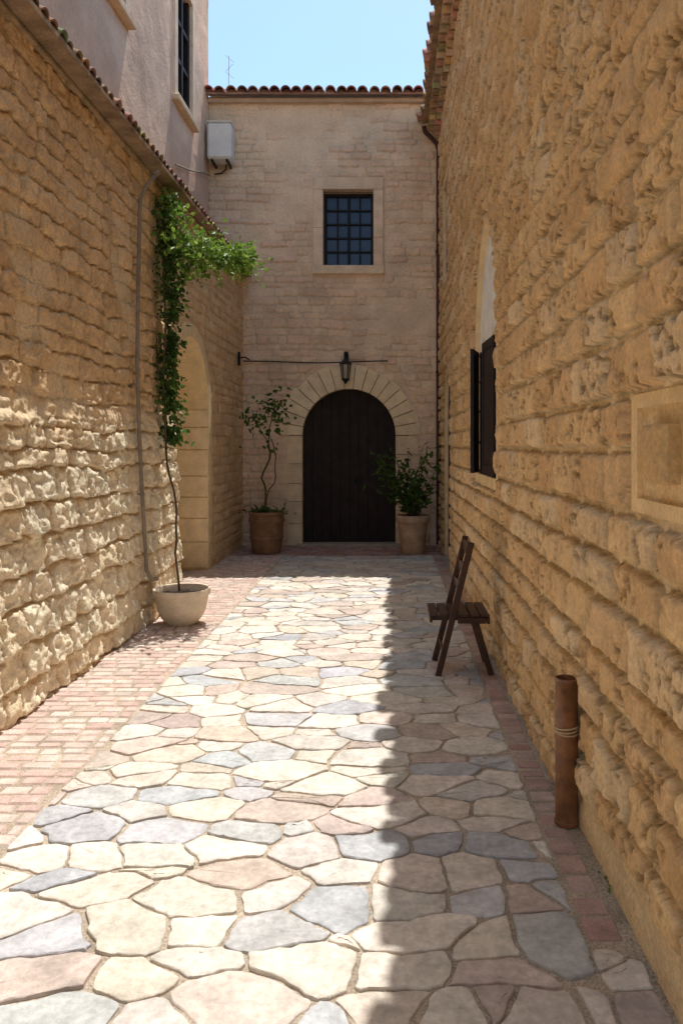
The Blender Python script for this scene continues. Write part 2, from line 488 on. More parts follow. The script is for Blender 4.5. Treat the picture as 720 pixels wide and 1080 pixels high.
tag(mb.build('grass', M_LEAF, recalc=False), 'sparse green weeds sprouting at the foot of the right wall', 'grass', kind='stuff')

# ================================================================== RIGHT BUILDING
RB = thing('stone_building', (XR, 5, 0), 'tall building of pitted orange sandstone courses along the right side, under a tiled eave', 'building')
WIN = (6.08, .62, 1.26, 2.46, .82)   # uc,a,z0,zs,H
DOORR = (9.93, .47, -.1, 1.97)
PO = (1.84, 2.42, 1.292, 1.660); PI_ = (1.90, 2.365, 1.336, 1.616)
def hole_R(u, v):
    return in_point(u, v, WIN[0], WIN[1]+.015, WIN[2]-.015, WIN[3], WIN[4]+.015) | in_round(u, v, DOORR[0], DOORR[1]+.02, -1, DOORR[3]) \
        | in_rect(u, v, 9.88, 10.77, 3.78, 5.12) | in_rect(u, v, PI_[0]-.012, PI_[1]+.012, PI_[2]-.012, PI_[3]+.012)
def hf_R(U, V):
    d, i1, i2, ou, ov = coursed(U, V, (.145, .205), (.20, .52), 3, warp=.012, R=.036)
    rg = fbm(U*10, V*10, 21, 4); rg2 = fbm(U*36, V*36, 33, 3); lo = fbm(U*.9, V*1.1, 44, 3); md = fbm(U*2.6, V*3.2, 47, 3)
    dd = d + .020*(rg-.5) + .013*(rg2-.5)
    e = sstep(.0135, .0205, dd)
    cover = sstep(.08, .20, md*.6+lo*.4 + .22*(i2-.5) + .10*sstep(.12, .6, V)-.05)
    plinth = sstep(.19, .165, V+.02*(rg-.5))*sstep(3.4, 2.9, U)
    e = e*(.10+.90*cover)*(1-.9*plinth)
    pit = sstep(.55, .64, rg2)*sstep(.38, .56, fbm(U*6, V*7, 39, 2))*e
    face = fbm(U*14, V*14, 61, 3)-.5; f2 = fbm(U*45, V*45, 66, 2)-.5
    bulge = sstep(.012, .036, d)
    h = e*(.022+.018*i2+.010*bulge+.10*(i1-.5)*ov+.04*(i2-.5)*ou) + e*(.024*face + .012*(rg-.5) + .010*f2) - .020*pit + .003*(1-e)*(rg-.5) + .006*(lo-.5)
    h = h + .018*plinth
    A = lerp3((.90, .63, .34), (.75, .485, .255), i1)
    A = mixc(A, full((.92, .72, .47), A), sstep(.66, .95, i2)*.6)
    A = A*(1-.52*pit[..., None])*(.88+.24*(face+.5)[..., None])  # dirt tone in the pits, also standing in for their weak occlusion
    Mo = lerp3((.94, .78, .52), (.93, .71, .44), fbm(U*4, V*4, 71, 3))
    lip = sstep(.004, .0135, dd)*(1-sstep(.0135, .0205, dd))*cover*(1-plinth)
    Mo = Mo*(1-.40*lip[..., None])
    col = mixc(Mo, A, e)
    tr = in_point(U, V, WIN[0], WIN[1]+.11, WIN[2]-.1, WIN[3], WIN[4]+.11) | in_round(U, V, DOORR[0], DOORR[1]+.16, -1, DOORR[3]) | in_rect(U, V, 9.78, 10.87, 3.68, 5.22) | in_rect(U, V, PO[0]-.03, PO[1]+.025, PO[2]-.025, PO[3]+.025)
    h = np.where(tr, np.minimum(h, .001), h)
    return h, col
us = [-4 + .08*i for i in range(72)]
u = 1.72
while u < YB+.02:
    us.append(u); u += max(.006, .0034*u)
us.append(YB+.05)
vs = list(np.arange(-.05, 3.3, .008)) + list(np.arange(3.3, 6.2, .013))
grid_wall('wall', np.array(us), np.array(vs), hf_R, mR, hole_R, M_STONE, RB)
mb = MB(); mb.box(XR+.42, 5.5, -4, 17, -.05, 6.15, .01); mb.build('masonry_core', M_CORE, RB)
mb = MB()
TC = [(.60, .38, .23), (.54, .33, .20), (.64, .45, .29), (.46, .30, .19), (.68, .52, .35)]
mb.col = (.76, .55, .32)
mb.box(XR-.02, XR+.3, -4, YB, 6.04, 6.10, .005)
mb.col = (.66, .48, .28)
mb.box(XR-.11, XR+.3, -4, YB, 6.185, 6.215, .005)
mb.col = (.62, .45, .28)
mb.box(XR-.20, XR+.3, -4, YB, 6.30, 6.325, .005)
y = -4; k = 0
while y < YB-.05:
    for lvl, (xo, z) in enumerate(((-.11, 6.10), (-.20, 6.215))):
        mb.col = tuple(c*rs.uniform(.8, 1.15) for c in rs.choice(TC))
        yy = y + (.095 if lvl else 0)
        mb.halfpipe((XR+xo+rs.uniform(-.015, .015), yy, z), (1, 0, .0), (0, 1, 0), (0, 0, 1), .42, .088, .082, t=.018)
    y += .192
mb.build('eave', M_TILE, RB, smooth=True, angle=40)
mb = MB()
sl = math.radians(17); dv = Vector((math.cos(sl), 0, math.sin(sl))); nv = Vector((-math.sin(sl), 0, math.cos(sl)))
y = -4
while y < 12.6:
    for t in range(9):
        mb.col = tuple(c*rs.uniform(.75, 1.15) for c in rs.choice(TC))
        p = Vector((XR-.300, y+rs.uniform(-.008, .008), 6.345)) + dv*(t*.42) + (dv*rs.uniform(-.05, .05) if t == 0 else Vector((0, 0, 0)))
        mb.halfpipe(p+nv*.012, dv, (0, 1, 0), nv, .52, .094, .076, t=.018)
    y += .198
mb.col = (.46, .29, .18)
a = Vector((XR-.270, 0, 6.325)); b = a+dv*4.2
mb.add([(a.x, -4, a.z), (b.x, -4, b.z), (b.x, 13, b.z), (a.x, 13, a.z), (a.x, -4, a.z+.035), (b.x, -4, b.z+.035), (b.x, 13, b.z+.035), (a.x, 13, a.z+.035)],
       [(0, 1, 2, 3), (4, 5, 6, 7), (0, 3, 7, 4), (1, 2, 6, 5), (0, 1, 5, 4), (3, 2, 6, 7)])
mb.build('roof', M_TILE, RB, smooth=True, angle=40)
# pointed-arch window
W = MB(); W.col = (.86, .65, .38)
oi = point_o(*WIN); oo = point_o(WIN[0], WIN[1]+.085, WIN[2]-.085, WIN[3], WIN[4]+.085)
W.ring(oi, oo, mR, -.010, .05, .30)
fr = W.build('window', M_TRIM, RB)
mb = MB(); mb.col = (.92, .89, .82)
mb.prism(point_o(WIN[0], WIN[1]+.005, 2.31, WIN[3], WIN[4]+.005), mR, .030, .09)
mb.build('tympanum', M_TRIM, fr)
mb = MB()
mb.box(XR+.16, XR+.20, 5.45, 6.71, 1.25, 2.33, .003); mb.build('dark_opening', M_IRON, fr)
mb = MB()
for i in range(7):
    yy = 5.56+i*.172
    mb.tube([(XR+.02, yy, 1.26), (XR+.02, yy, 2.31)], .011, 6)
for zz in (1.28, 1.53, 1.80, 2.06, 2.29):
    mb.box(XR+.013, XR+.027, 5.47, 6.69, zz-.012, zz+.012, .002)
mb.build('grille', M_IRON, fr)
def shutter(hx, hy, tx_, ty_, z0, z1):
    m = MB(); h = Vector((hx, hy, 0)); t = Vector((tx_, ty_, 0)); d = (t-h); Ld = d.length; d.normalize(); n = Vector((-d.y, d.x, 0))
    def pl(a, b, zz0, zz1, th):
        p0 = h+d*a; p1 = h+d*b
        m.beam((p0.x, p0.y, (zz0+zz1)/2), (p1.x, p1.y, (zz0+zz1)/2), th, zz1-zz0, (0, 0, 1), .1)
    fw = min(.055, Ld*.22)
    pl(0, fw, z0, z1, .030); pl(Ld-fw, Ld, z0, z1, .030)
    pl(fw+.001, Ld-fw-.001, z0, z0+.08, .028); pl(fw+.001, Ld-fw-.001, z1-.07, z1, .028)
    w_ = (Ld-2*fw-.002)/3
    for i in range(3):
        pl(fw+.001+i*w_+.002, fw+.001+(i+1)*w_-.002, z0+.081, z1-.071, .016)
    return m
shutter(XR-.012, 6.60, XR-.085, 6.36, 1.27, 2.31).build('shutter', M_SHUT, fr)
shutter(XR-.008, 5.52, XR-.030, 6.02, 1.27, 2.31).build('shutter', M_SHUT, fr)
# side doorway
mb = MB(); mb.col = (.84, .65, .40)
oi = round_o(DOORR[0], DOORR[1], -.02, DOORR[3]); oo = round_o(DOORR[0], DOORR[1]+.13, -.02, DOORR[3])
mb.ring(oi, oo, mR, -.012, .05, .20, closed=False)
da = mb.build('arched_doorway', M_TRIM, RB)
mb = MB()
n = 6; w = 2*DOORR[1]/n
for i in range(n):
    a0 = -DOORR[1]+i*w+.004; a1 = a0+w-.008
    pol = [(DOORR[0]+a0, .01)] + [(DOORR[0]+a0+(a1-a0)*k/4, DOORR[3]+math.sqrt(max(0, DOORR[1]**2-(a0+(a1-a0)*k/4)**2))) for k in range(5)] + [(DOORR[0]+a1, .01)]
    mb.prism(pol, mR, .03, .09)
mb.build('door_leaf', M_CHAIR, da)
# upper slit window
mb = MB(); mb.col = (.82, .66, .46)
oi = rect_o(9.9, 10.75, 3.8, 5.1); oo = rect_o(9.8, 10.85, 3.7, 5.2)
mb.ring(oi, oo, mR, -.012, .05, .16)
uw = mb.build('upper_window', M_TRIM, RB)
mb = MB(); mb.col = (.30, .24, .20); mb.prism(rect_o(9.89, 10.76, 3.79, 5.11), mR, .03, .10); mb.build('blind_panel', M_TRIM, uw)
# stone panel with boss
mb = MB(); mb.col = (.88, .65, .37)
mb.ring(rect_o(*PI_), rect_o(*PO), mR, -.008, .06, .03)
pn = mb.build('stone_panel', M_TRIM, RB)
def panel_floor(U, V):
    rg = fbm(U*22, V*22, 5, 4)
    return -.008+.008*(rg-.5), lerp3((.80, .57, .31), (.90, .67, .39), rg)
grid_wall('panel_face', np.arange(PI_[0]-.004, PI_[1]+.006, .008), np.arange(PI_[2]-.004, PI_[3]+.006, .008), panel_floor, mR, None, M_STONE, pn)
mb = MB(); mb.col = (.70, .47, .235)
nb = 9
u0, u1, v0, v1 = 2.045, 2.225, 1.395, 1.560
vsb = []; fsb = []
rings = [(0, .014), (0, -.030), (.007, -.042), (.018, -.046)]
def blockpt(i, n_, ins):
    t = i/n_*4; s_ = int(t) % 4; f_ = t-int(t)
    cs = [(u0+ins, v0+ins), (u0+ins, v1-ins), (u1-ins, v1-ins), (u1-ins, v0+ins)]
    A, B = cs[s_], cs[(s_+1) % 4]
    return A[0]+(B[0]-A[0])*f_, A[1]+(B[1]-A[1])*f_
N_ = 32
for (ins, dd_) in rings:
    for i in range(N_):
        uu_, vv_ = blockpt(i, N_, ins)
        vsb.append(mR(uu_+rs.gauss(0, .0018), vv_+rs.gauss(0, .0018), dd_+(rs.gauss(0, .0022) if dd_ < 0 else 0)))
for k in range(len(rings)-1):
    fsb += [[k*N_+i, k*N_+(i+1) % N_, (k+1)*N_+(i+1) % N_, (k+1)*N_+i] for i in range(N_)]
vsb.append(mR((u0+u1)/2, (v0+v1)/2, -.050)); fsb += [[(len(rings)-1)*N_+i, (len(rings)-1)*N_+(i+1) % N_, len(vsb)-1] for i in range(N_)]
mb.add(vsb, fsb)
mb.build('boss', M_STONE, pn)

# ================================================================== BACK BUILDING
BB = thing('stone_building', (-.6, YB, 0), 'pale stone building with an arched dark door closing the far end of the courtyard', 'building')
DC, DA, DS = -.60, .70, 1.655
def hole_B(u, v):
    return in_round(u, v, DC, DA+.02, -1, DS) | in_rect(u, v, -1.0, -.22, 4.18, 5.35)
def hf_B(U, V):
    d, i1, i2, ou, ov = coursed(U, V, (.08, .135), (.13, .38), 17, warp=.032, R=.030)
    rg = fbm(U*8, V*8, 121, 4); lo = fbm(U*.8, V*.9, 144, 4); r2 = fbm(U*22, V*22, 130, 3)
    e = sstep(.005, .014, d+.024*(rg-.5)+.012*(r2-.5))
    show = sstep(.30, .58, lo + .14*sstep(4.8, 1.2, V)+.26*(i2-.5))
    e2 = e*(.12+.88*show)
    h = e2*(.005+.019*i2) + .014*(rg-.5) + .014*(r2-.5)*e + .02*(lo-.5)
    A = lerp3((.92, .69, .48), (.79, .56, .39), i1)*(.86+.28*rg[..., None])
    A = mixc(A, full((.89, .61, .46), A), sstep(.70, .95, i2)*.6)
    Mo = lerp3((.94, .75, .56), (.89, .67, .49), rg)
    jn = (1-e)*show
    col = mixc(Mo, A, e2*.95)*(1-.21*jn[..., None])
    rr = np.sqrt((U-DC)**2+(V-DS)**2)
    tr = in_rect(U, V, -1.2, -.02, 4.0, 5.55) | in_round(U, V, DC, DA+.45, -1, DS)
    h = np.where(tr, np.minimum(h, .002), h)
    inr = ((rr < 1.02) & (V > DS)) | ((abs(U-DC) < DA+.2) & (V <= DS))
    col = np.where(inr[..., None], np.array((.46, .33, .21)), col)
    return h, col
grid_wall('wall', np.arange(-2.76, .84, .0125), np.arange(-.05, 6.74, .013), hf_B, mB, hole_B, M_BACK, BB)
mb = MB(); mb.box(-2.7, 5.5, YB+.4, 17, -.05, 6.6, .01); mb.build('masonry_core', M_CORE, BB)
mb = MB(); mb.col = (.66, .49, .36)
mb.box(-2.70, .80, YB-.10, YB+.3, 6.63, 6.685, .006)
mb.build('cornice', M_TRIM, BB)
mb = MB(); RC = [(.50, .21, .14), (.42, .17, .12), (.54, .28, .20), (.36, .17, .13)]
sl = math.radians(18); dv = Vector((0, math.cos(sl), math.sin(sl))); nv = Vector((0, -math.sin(sl), math.cos(sl)))
x = -2.66
while x < .86:
    for t in range(9):
        mb.col = tuple(c*rs.uniform(.75, 1.2) for c in rs.choice(RC))
        p = Vector((x+rs.uniform(-.012, .012), YB-.24, 6.705+rs.uniform(-.006, .006)))+dv*(t*.42 + (rs.uniform(-.03, .03) if t == 0 else 0))
        mb.halfpipe(p+nv*.012, dv, (1, 0, 0), nv, .52, .078, .062, t=.016)
    mb.col = (.36, .19, .13)
    pm = Vector((x, YB-.17, 6.717))
    mb.add([pm+Vector((.062*math.cos(math.pi*k/8), 0, .062*math.sin(math.pi*k/8))) for k in range(9)], [list(range(9))])
    x += .163
mb.col = (.36, .2, .14)
a = Vector((0, YB-.21, 6.687)); b = a+dv*4.2
mb.add([(-2.70, a.y, a.z), (-2.70, b.y, b.z), (5, b.y, b.z), (5, a.y, a.z), (-2.70, a.y, a.z+.03), (-2.70, b.y, b.z+.03), (5, b.y, b.z+.03), (5, a.y, a.z+.03)],
       [(0, 1, 2, 3), (4, 5, 6, 7), (0, 3, 7, 4), (1, 2, 6, 5), (0, 1, 5, 4), (3, 2, 6, 7)])
mb.build('roof', M_TILE, BB, smooth=True, angle=40)
mb = MB(); n = 17
for i in range(n):
    t0 = math.pi*i/n+.008; t1 = math.pi*(i+1)/n-.008
    ro = 1.05+rs.uniform(-.02, .03); ri = DA
    f = rs.uniform(.92, 1.03); mb.col = (.94*f, .76*f, .50*f)
    pol = [(DC-r*math.cos(t), DS+r*math.sin(t)) for r, t in ((ri, t0), (ro, t0), (ro, (t0+t1)/2), (ro, t1), (ri, t1), (ri, (t0+t1)/2))]
    mb.prism(pol, mB, -.022-rs.uniform(0, .010), .12)
for sgn in (-1, 1):
    z = 0.005; k = 0
    while z < DS-.05:
        h = min(rs.uniform(.26, .34), DS-z); w = .34 if k % 2 else .22
        if DS-z-h < .12: h = DS-z
        f = rs.uniform(.90, 1.04); mb.col = (.89*f, .69*f, .46*f)
        u0, u1 = (DC+sgn*DA, DC+sgn*(DA+w)); u0, u1 = min(u0, u1), max(u0, u1)
        mb.prism(rect_o(u0, u1, z, z+h-.010), mB, -.014-rs.uniform(0, .008), .12)
        z += h; k += 1
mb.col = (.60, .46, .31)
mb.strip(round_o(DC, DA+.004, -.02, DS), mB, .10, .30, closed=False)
mb.build('door_surround', M_TRIM, BB)
mb = MB(); n = 10; w = 2*DA/n
for i in range(n):
    a0 = -DA+i*w+.004; a1 = a0+w-.008
    pol = [(DC+a0, .015)] + [(DC+a0+(a1-a0)*k/4, DS+math.sqrt(max(0, DA**2-(a0+(a1-a0)*k/4)**2))) for k in range(5)] + [(DC+a1, .015)]
    mb.prism(pol, mB, .17+rs.uniform(0, .006), .23)
mb.prism(round_o(DC, DA, .0, DS), mB, .20, .24)
dr = mb.build('door', M_WOOD, BB)
mb = MB(); c = Vector((DC+.12, YB+.15, 1.0))
mb.tube([c+Vector((.05*math.cos(t*math.pi/8), -.012, .05*math.sin(t*math.pi/8)-.04)) for t in range(17)], .007, 6)
mb.tube([c+Vector((0, .03, .01)), c+Vector((0, -.025, .01))], .014, 8)
mb.build('ring_handle', M_IRON, dr)
mb = MB(); mb.col = (.46, .36, .27)
mb.box(DC-.78, DC+.78, YB-.12, YB+.3, -.03, .03, .012); mb.build('threshold', M_TRIM, BB)
# window
mb = MB()
oi = rect_o(-.985, -.235, 4.195, 5.335)
def blk(u0, u1, v0, v1):
    f = rs.uniform(.95, 1.05); mb.col = (.87*f, .67*f, .50*f)
    mb.box(u0, u1, YB-.045, YB+.1, v0, v1, .006)
blk(-1.135, -.987, 4.202, 4.76); blk(-1.135, -.987, 4.764, 5.338)
blk(-.233, -.085, 4.202, 4.62); blk(-.233, -.085, 4.624, 5.338)
blk(-1.135, -.085, 5.342, 5.52)
mb.col = (.70, .54, .40)
mb.strip(oi, mB, .1, .3)
wf = mb.build('window', M_TRIM, BB)
mb = MB(); mb.col = (.88, .69, .50); mb.box(-1.15, -.07, YB-.075, YB+.12, 4.07, 4.198, .01); mb.build('sill', M_TRIM, wf)
mb = MB(); mb.box(-.985, -.235, YB+.19, YB+.2, 4.195, 5.335, .001); mb.build('pane', M_PANE, wf)
mb = MB()
mb.box(-.985, -.945, YB+.15, YB+.19, 4.2, 5.33); mb.box(-.275, -.236, YB+.15, YB+.19, 4.2, 5.33)
mb.box(-.944, -.276, YB+.15, YB+.19, 4.2, 4.24); mb.box(-.944, -.276, YB+.15, YB+.19, 5.29, 5.33)
mb.box(-.63, -.59, YB+.153, YB+.188, 4.241, 5.289)
for zz in (4.45, 4.66, 4.87, 5.08): mb.box(-.944, -.276, YB+.158, YB+.186, zz-.013, zz+.013, .002)
for xx in (-.78, -.44): mb.box(xx-.012, xx+.012, YB+.160, YB+.184, 4.241, 5.289, .002)
mb.build('sash', M_IRON, wf)

# ================================================================== LEFT LOW BUILDING
LB = thing('stone_building', (XL, 5, 0), 'low rubble stone building with sunlit rough blocks along the left side', 'building')
def hf_L(U, V):
    rg = fbm(U*8, V*8, 221, 4); r2 = fbm(U*24, V*24, 230, 3); cr = ridge(U*11, V*14, 233, 4)-.5
    d, i1, i2, ou, ov = coursed(U, V, (.12, .225), (.15, .40), 53, warp=.055, R=.035)
    e1 = sstep(.004, .014, d+.026*(rg-.5)+.020*(r2-.5))
    h1 = e1*(.022+.026*i2 + .14*(i1-.5)*ou - .18*(i2*.6+.25)*ov) + .042*cr*e1 + .030*(rg-.5)*e1 + .018*(r2-.5)
    d2, j1, j2, pu, pv = coursed(U, V, (.095, .185), (.15, .48), 29, warp=.048, R=.034)
    e2 = sstep(.004, .014, d2+.026*(rg-.5)+.018*(r2-.5))
    md = fbm(U*2, V*2.5, 240, 3); e2 = e2*(.25+.75*sstep(.28, .44, md+.15*(j2-.5)))
    h2 = e2*(.012+.026*j2 + .08*(j1-.5)*pv) + .030*cr*e2 + .016*(r2-.5)
    w = sstep(1.45, 2.0, V+.5*(fbm(U*1.3, V*1.3, 250, 3)-.5))
    h = h1*(1-w)+h2*w
    A1 = lerp3((.94, .82, .61), (.92, .75, .51), i1)*(.90+.20*rg[..., None])  # lower stones paler than upper ones, grazing sunlight partly put into their colour
    c1 = mixc(full((.76, .57, .36), A1), A1, e1)
    A2 = lerp3((.91, .63, .355), (.76, .505, .275), j1)*(.86+.28*rg[..., None])*(1-.15*sstep(.5, .7, r2)[..., None])
    c2 = mixc(full((.92, .70, .43), A2), A2, e2)
    lip = sstep(.0, .006, d2+.024*(rg-.5))*(1-sstep(.006, .014, d2+.024*(rg-.5)))
    c2 = c2*(1-.32*lip[..., None])
    return h, mixc(c1, c2, w)
us = list(np.arange(-4, 2.4, .06)) + list(np.arange(2.4, 7.41, .0105))
grid_wall('wall', np.array(us), np.arange(-.05, 4.06, .0105), hf_L, mL, None, M_STONE, LB)
NI = (8.42, .78, -.05, 1.93)
def hole_N(u, v): return in_round(u, v, NI[0], NI[1]+.02, -1, NI[3])
def hf_L2(U, V):
    d, i1, i2, ou, ov = coursed(U, V, (.10, .15), (.2, .4), 37, warp=.02, R=.04)
    rg = fbm(U*8, V*8, 321, 4)
    e = sstep(.003, .016, d+.02*(rg-.5))
    h = e*(.008+.014*i2)+.02*(rg-.5)
    A = lerp3((.90, .66, .41), (.78, .54, .32), i1)*(.86+.28*rg[..., None])
    col = mixc(full((.82, .60, .38), A), A, e)
    h = np.where(in_round(U, V, NI[0], NI[1]+.22, -1, NI[3]), np.minimum(h, .002), h)
    return h, col
grid_wall('far_wall', np.arange(7.3, YB+.03, .018), np.arange(-.05, 4.12, .018), hf_L2, mL2, hole_N, M_STONE, LB)
mb = MB(); mb.col = (.84, .63, .38)
xe_ = [(-2.32, -.05), (XL-.004, -.05), (XL-.004-BAT*1.9, 1.9), (XL-.004-BAT*1.9, 4.0), (-2.32, 4.0)]
mb.add([(x, 7.37, z) for x, z in xe_]+[(x, 7.408, z) for x, z in xe_], [(0, 1, 2, 3, 4), (5, 6, 7, 8, 9)]+[(i, (i+1) % 5, 5+(i+1) % 5, 5+i) for i in range(5)])
mb.build('wall_end', M_TRIM, LB)
mb = MB(); mb.col = (.93, .74, .45)
oi = round_o(NI[0], NI[1], -.03, NI[3]); oo = round_o(NI[0], NI[1]+.15, -.03, NI[3])
mb.ring(oi, oo, mL2, -.016, .05, .62, closed=False)
ni = mb.build('arched_niche', M_TRIM, LB)
mb = MB(); mb.col = (.86, .66, .39)
mb.prism(round_o(NI[0], NI[1]+.004, -.03, NI[3]), mL2, .60, .66); mb.build('niche_back', M_TRIM, ni)
mb = MB(); z = 0.02
while z < 1.9:
    h = rs.uniform(.24, .32); f = rs.uniform(.96, 1.01); mb.col = (.93*f, .76*f, .49*f)
    mb.box(XL2-.58, XL2+.012, NI[0]+NI[1]-.02, NI[0]+NI[1]+.02, z, min(z+h-.010, 1.93), .006); z += h
mb.build('jamb', M_TRIM, ni)
mb = MB()
def left_eave(y0, y1, xo, zo, wallx):
    mb.col = (.36, .25, .16)
    mb.box(wallx-.3, xo+.012, y0, y1, zo+.032, zo+.075, .006)
    mb.col = (.46, .33, .20)
    mb.box(wallx-.3, wallx+.06, y0, y1, zo-.005, zo+.030, .008)
    s2 = math.radians(22); dvv = Vector((-math.cos(s2), 0, math.sin(s2))); nn = Vector((math.sin(s2), 0, math.cos(s2)))
    y = y0+.06
    while y < y1-.04:
        for t in range(3):
            mb.col = tuple(c*rs.uniform(.5, .9) for c in rs.choice([(.50, .34, .21), (.54, .40, .26), (.44, .29, .18)]))
            p = Vector((xo+rs.uniform(-.012, .012), y, zo+.058+rs.uniform(-.005, .005)))+dvv*(t*.36)
            mb.halfpipe(p+nn*.008, dvv, (0, 1, 0), nn, .45, .056, .046, t=.012)
        y += .115
    mb.col = (.42, .28, .18)
    a = Vector((xo-.03, 0, zo+.082)); b = a+dvv*1.1
    mb.add([(a.x, y0, a.z), (b.x, y0, b.z), (b.x, y1, b.z), (a.x, y1, a.z), (a.x, y0, a.z+.02), (b.x, y0, b.z+.02), (b.x, y1, b.z+.02), (a.x, y1, a.z+.02)],
           [(0, 1, 2, 3), (4, 5, 6, 7), (0, 3, 7, 4), (1, 2, 6, 5), (0, 1, 5, 4), (3, 2, 6, 7)])
left_eave(-4, 7.55, -1.97, 3.88, XL-BAT*1.9)
left_eave(7.56, YB-.06, -2.06, 3.99, XL2)
mb.build('roof', M_TILE, LB, smooth=True, angle=40)

# ================================================================== PINK PLASTER BUILDING
PB = thing('plaster_building', (XP, 5, 0), 'tall pinkish plastered building rising behind the low tiled eave', 'building')
PW = [(9.62, 10.35, 6.0, 7.5), (6.35, 7.72, 5.98, 7.5)]
def hole_P(u, v): return in_rect(u, v, PW[0][0]-.01, PW[0][1]+.01, 5.99, 7.51) | in_rect(u, v, PW[1][0]-.01, PW[1][1]+.01, 5.97, 7.51)
def hf_P(U, V):
    n = fbm(U*1.2, V*1.2, 400, 4); r = fbm(U*7, V*7, 410, 4)
    h = .02*(n-.5)+.012*(r-.5)
    col = lerp3((.90, .66, .50), (.78, .55, .42), sstep(.3, .7, n))*(.88+.24*r[..., None])
    return h, col
grid_wall('wall', np.arange(-4, YB-.005, .035), np.arange(3.6, 9.6, .035), hf_P, mP, hole_P, M_PINK, PB)
mb = MB(); mb.box(-7, XP-.35, -4, 11.3, 0, 9.58, .01); mb.box(XP-.36, XP-.03, 11.25, YB-.012, 3.6, 9.58, .01); mb.build('masonry_core', M_CORE, PB)
for (a, b, z0, z1) in PW:
    mb = MB(); mb.col = (.88, .68, .52)
    mb.ring(rect_o(a, b, z0, z1), rect_o(a-.12, b+.12, z0-.10, z1+.12), mP, -.03, .03, .12)
    w = mb.build('window', M_TRIM, PB)
    mb = MB(); mb.col = (.80, .60, .42); mb.box(XP-.05, XP+.085, a-.16, b+.16, z0-.17, z0-.101, .01); mb.build('sill', M_TRIM, w)
    mb = MB(); mb.box(XP-.10, XP-.08, a-.005, b+.005, z0-.005, z1+.005, .001); mb.build('pane', M_IRON, w)
    mb = MB(); c = (a+b)/2
    for (p, q) in ((a, a+.07), (c-.035, c+.035), (b-.07, b)): mb.box(XP-.08, XP-.015, p, q, z0, z1, .004)
    for zz in (z0+.03, z0+.5, z0+1.0): mb.box(XP-.079, XP-.020, a, b, zz-.03, zz+.03, .004)
    mb.build('sash', M_SHUT, w)

# ================================================================== PIPES, CABLES, FITTINGS
o = thing('downpipe', (.735, YB-.055, 0), 'tall brown downpipe in the corner between the far wall and the right wall', 'drainpipe')
mb = MB()
mb.tube([(.738, YB-.055, .02), (.738, YB-.055, 5.93), (.715, YB-.06, 6.01), (.62, YB-.09, 6.10), (.54, YB-.11, 6.17), (.52, YB-.12, 6.25)], .034, 12)
mb.build('pipe', M_BROWN, o, smooth=True, angle=50)
for zz in (.8, 2.6, 4.4):
    mb = MB(); mb.tube([(.738, YB-.055, zz-.02), (.738, YB-.055, zz+.02)], .040, 12); mb.build('bracket', M_IRON, o, smooth=True, angle=50)
o = thing('drainpipe', (-2.0, 6.3, .4), 'thin grey pipe running down the left rubble wall from the eave', 'drainpipe')
def pw(z, off=.075): return XL-bat(z)+off
mb = MB()
path = [(-1.94, 6.42, 3.82), (-1.98, 6.40, 3.77), (-2.03, 6.36, 3.68), (pw(3.55), 6.32, 3.55)]
for z, y in ((3.3, 6.30), (2.8, 6.27), (2.2, 6.25), (1.6, 6.25), (1.1, 6.25), (.62, 6.26), (.47, 6.26)): path.append((pw(z), y, z))
path += [(pw(.4)+.03, 6.28, .40), (pw(.4)+.08, 6.30, .39)]
mb.tube(path, .016, 10)
mb.build('pipe', M_GREY, o, smooth=True, angle=60)
for (y, z) in ((6.285, 3.0), (6.25, 2.0), (6.25, 1.1)):
    x = pw(z)
    mb = MB(); mb.tube([(x, y, z-.012), (x, y, z+.012)], .020, 10); mb.box(x-.09, x-.015, y-.006, y+.006, z-.006, z+.006, .001)
    mb.build('clip', M_GREY, o)
mb = MB(); p = []
for i in range(33):
    t = i/32; x = -2.18+t*2.16
    p.append((x, YB-.045, 2.765+.006*math.sin(t*9)-.02*math.sin(math.pi*t)))
mb.tube(p, .0095, 6); tag(mb.build('cable', M_IRON), 'black cable strung across the far wall above the arched door', 'cable')
mb = MB(); mb.tube([(XP+.035, 9.5, 5.02), (XP+.04, 10.2, 5.2), (XP+.04, 10.9, 5.42), (XP+.05, 11.25, 5.50)], .012, 6)
tag(mb.build('cable', M_GREY), 'thin grey cable on the pink plaster beneath the air conditioner', 'cable')
o = thing('cable_bracket', (-2.14, 11.0, 2.7), 'small black iron bracket holding the cable end in the left corner', 'bracket')
mb = MB(); mb.box(-2.18, -2.155, 10.96, 11.04, 2.66, 2.86, .006); mb.build('plate', M_IRON, o)
mb = MB(); mb.tube([(-2.16, 11.0, 2.78), (-2.10, 11.1, 2.79), (-2.06, 11.2, 2.77)], .011, 6); mb.build('arm', M_IRON, o)
# lantern
LX, LY = -.64, YB-.20
o = thing('wall_lantern', (LX, YB-.02, 2.6), 'black iron lantern with glass panes hanging over the arched door', 'lantern')
mb = MB(); mb.box(LX-.035, LX+.035, YB-.05, YB-.03, 2.70, 2.90, .005)
mb.tube([(LX, YB-.03, 2.84), (LX, YB-.10, 2.90), (LX, LY, 2.88), (LX, LY, 2.78)], .011, 8); mb.build('bracket', M_IRON, o)
mb = MB(); mb.lathe([(.0, 2.80), (.025, 2.79), (.04, 2.76), (.092, 2.71), (.096, 2.697), (.0, 2.697)], LX, LY, 6); mb.build('cap', M_IRON, o)
mb = MB(); mb.lathe([(.074, 2.696), (.048, 2.49)], LX, LY, 6); mb.build('glass', M_GLASS, o)
mb = MB()
for k in range(6):
    t = k*math.pi/3; c_, s_ = math.cos(t), math.sin(t)
    mb.tube([(LX+.077*c_, LY+.077*s_, 2.698), (LX+.051*c_, LY+.051*s_, 2.488)], .007, 6)
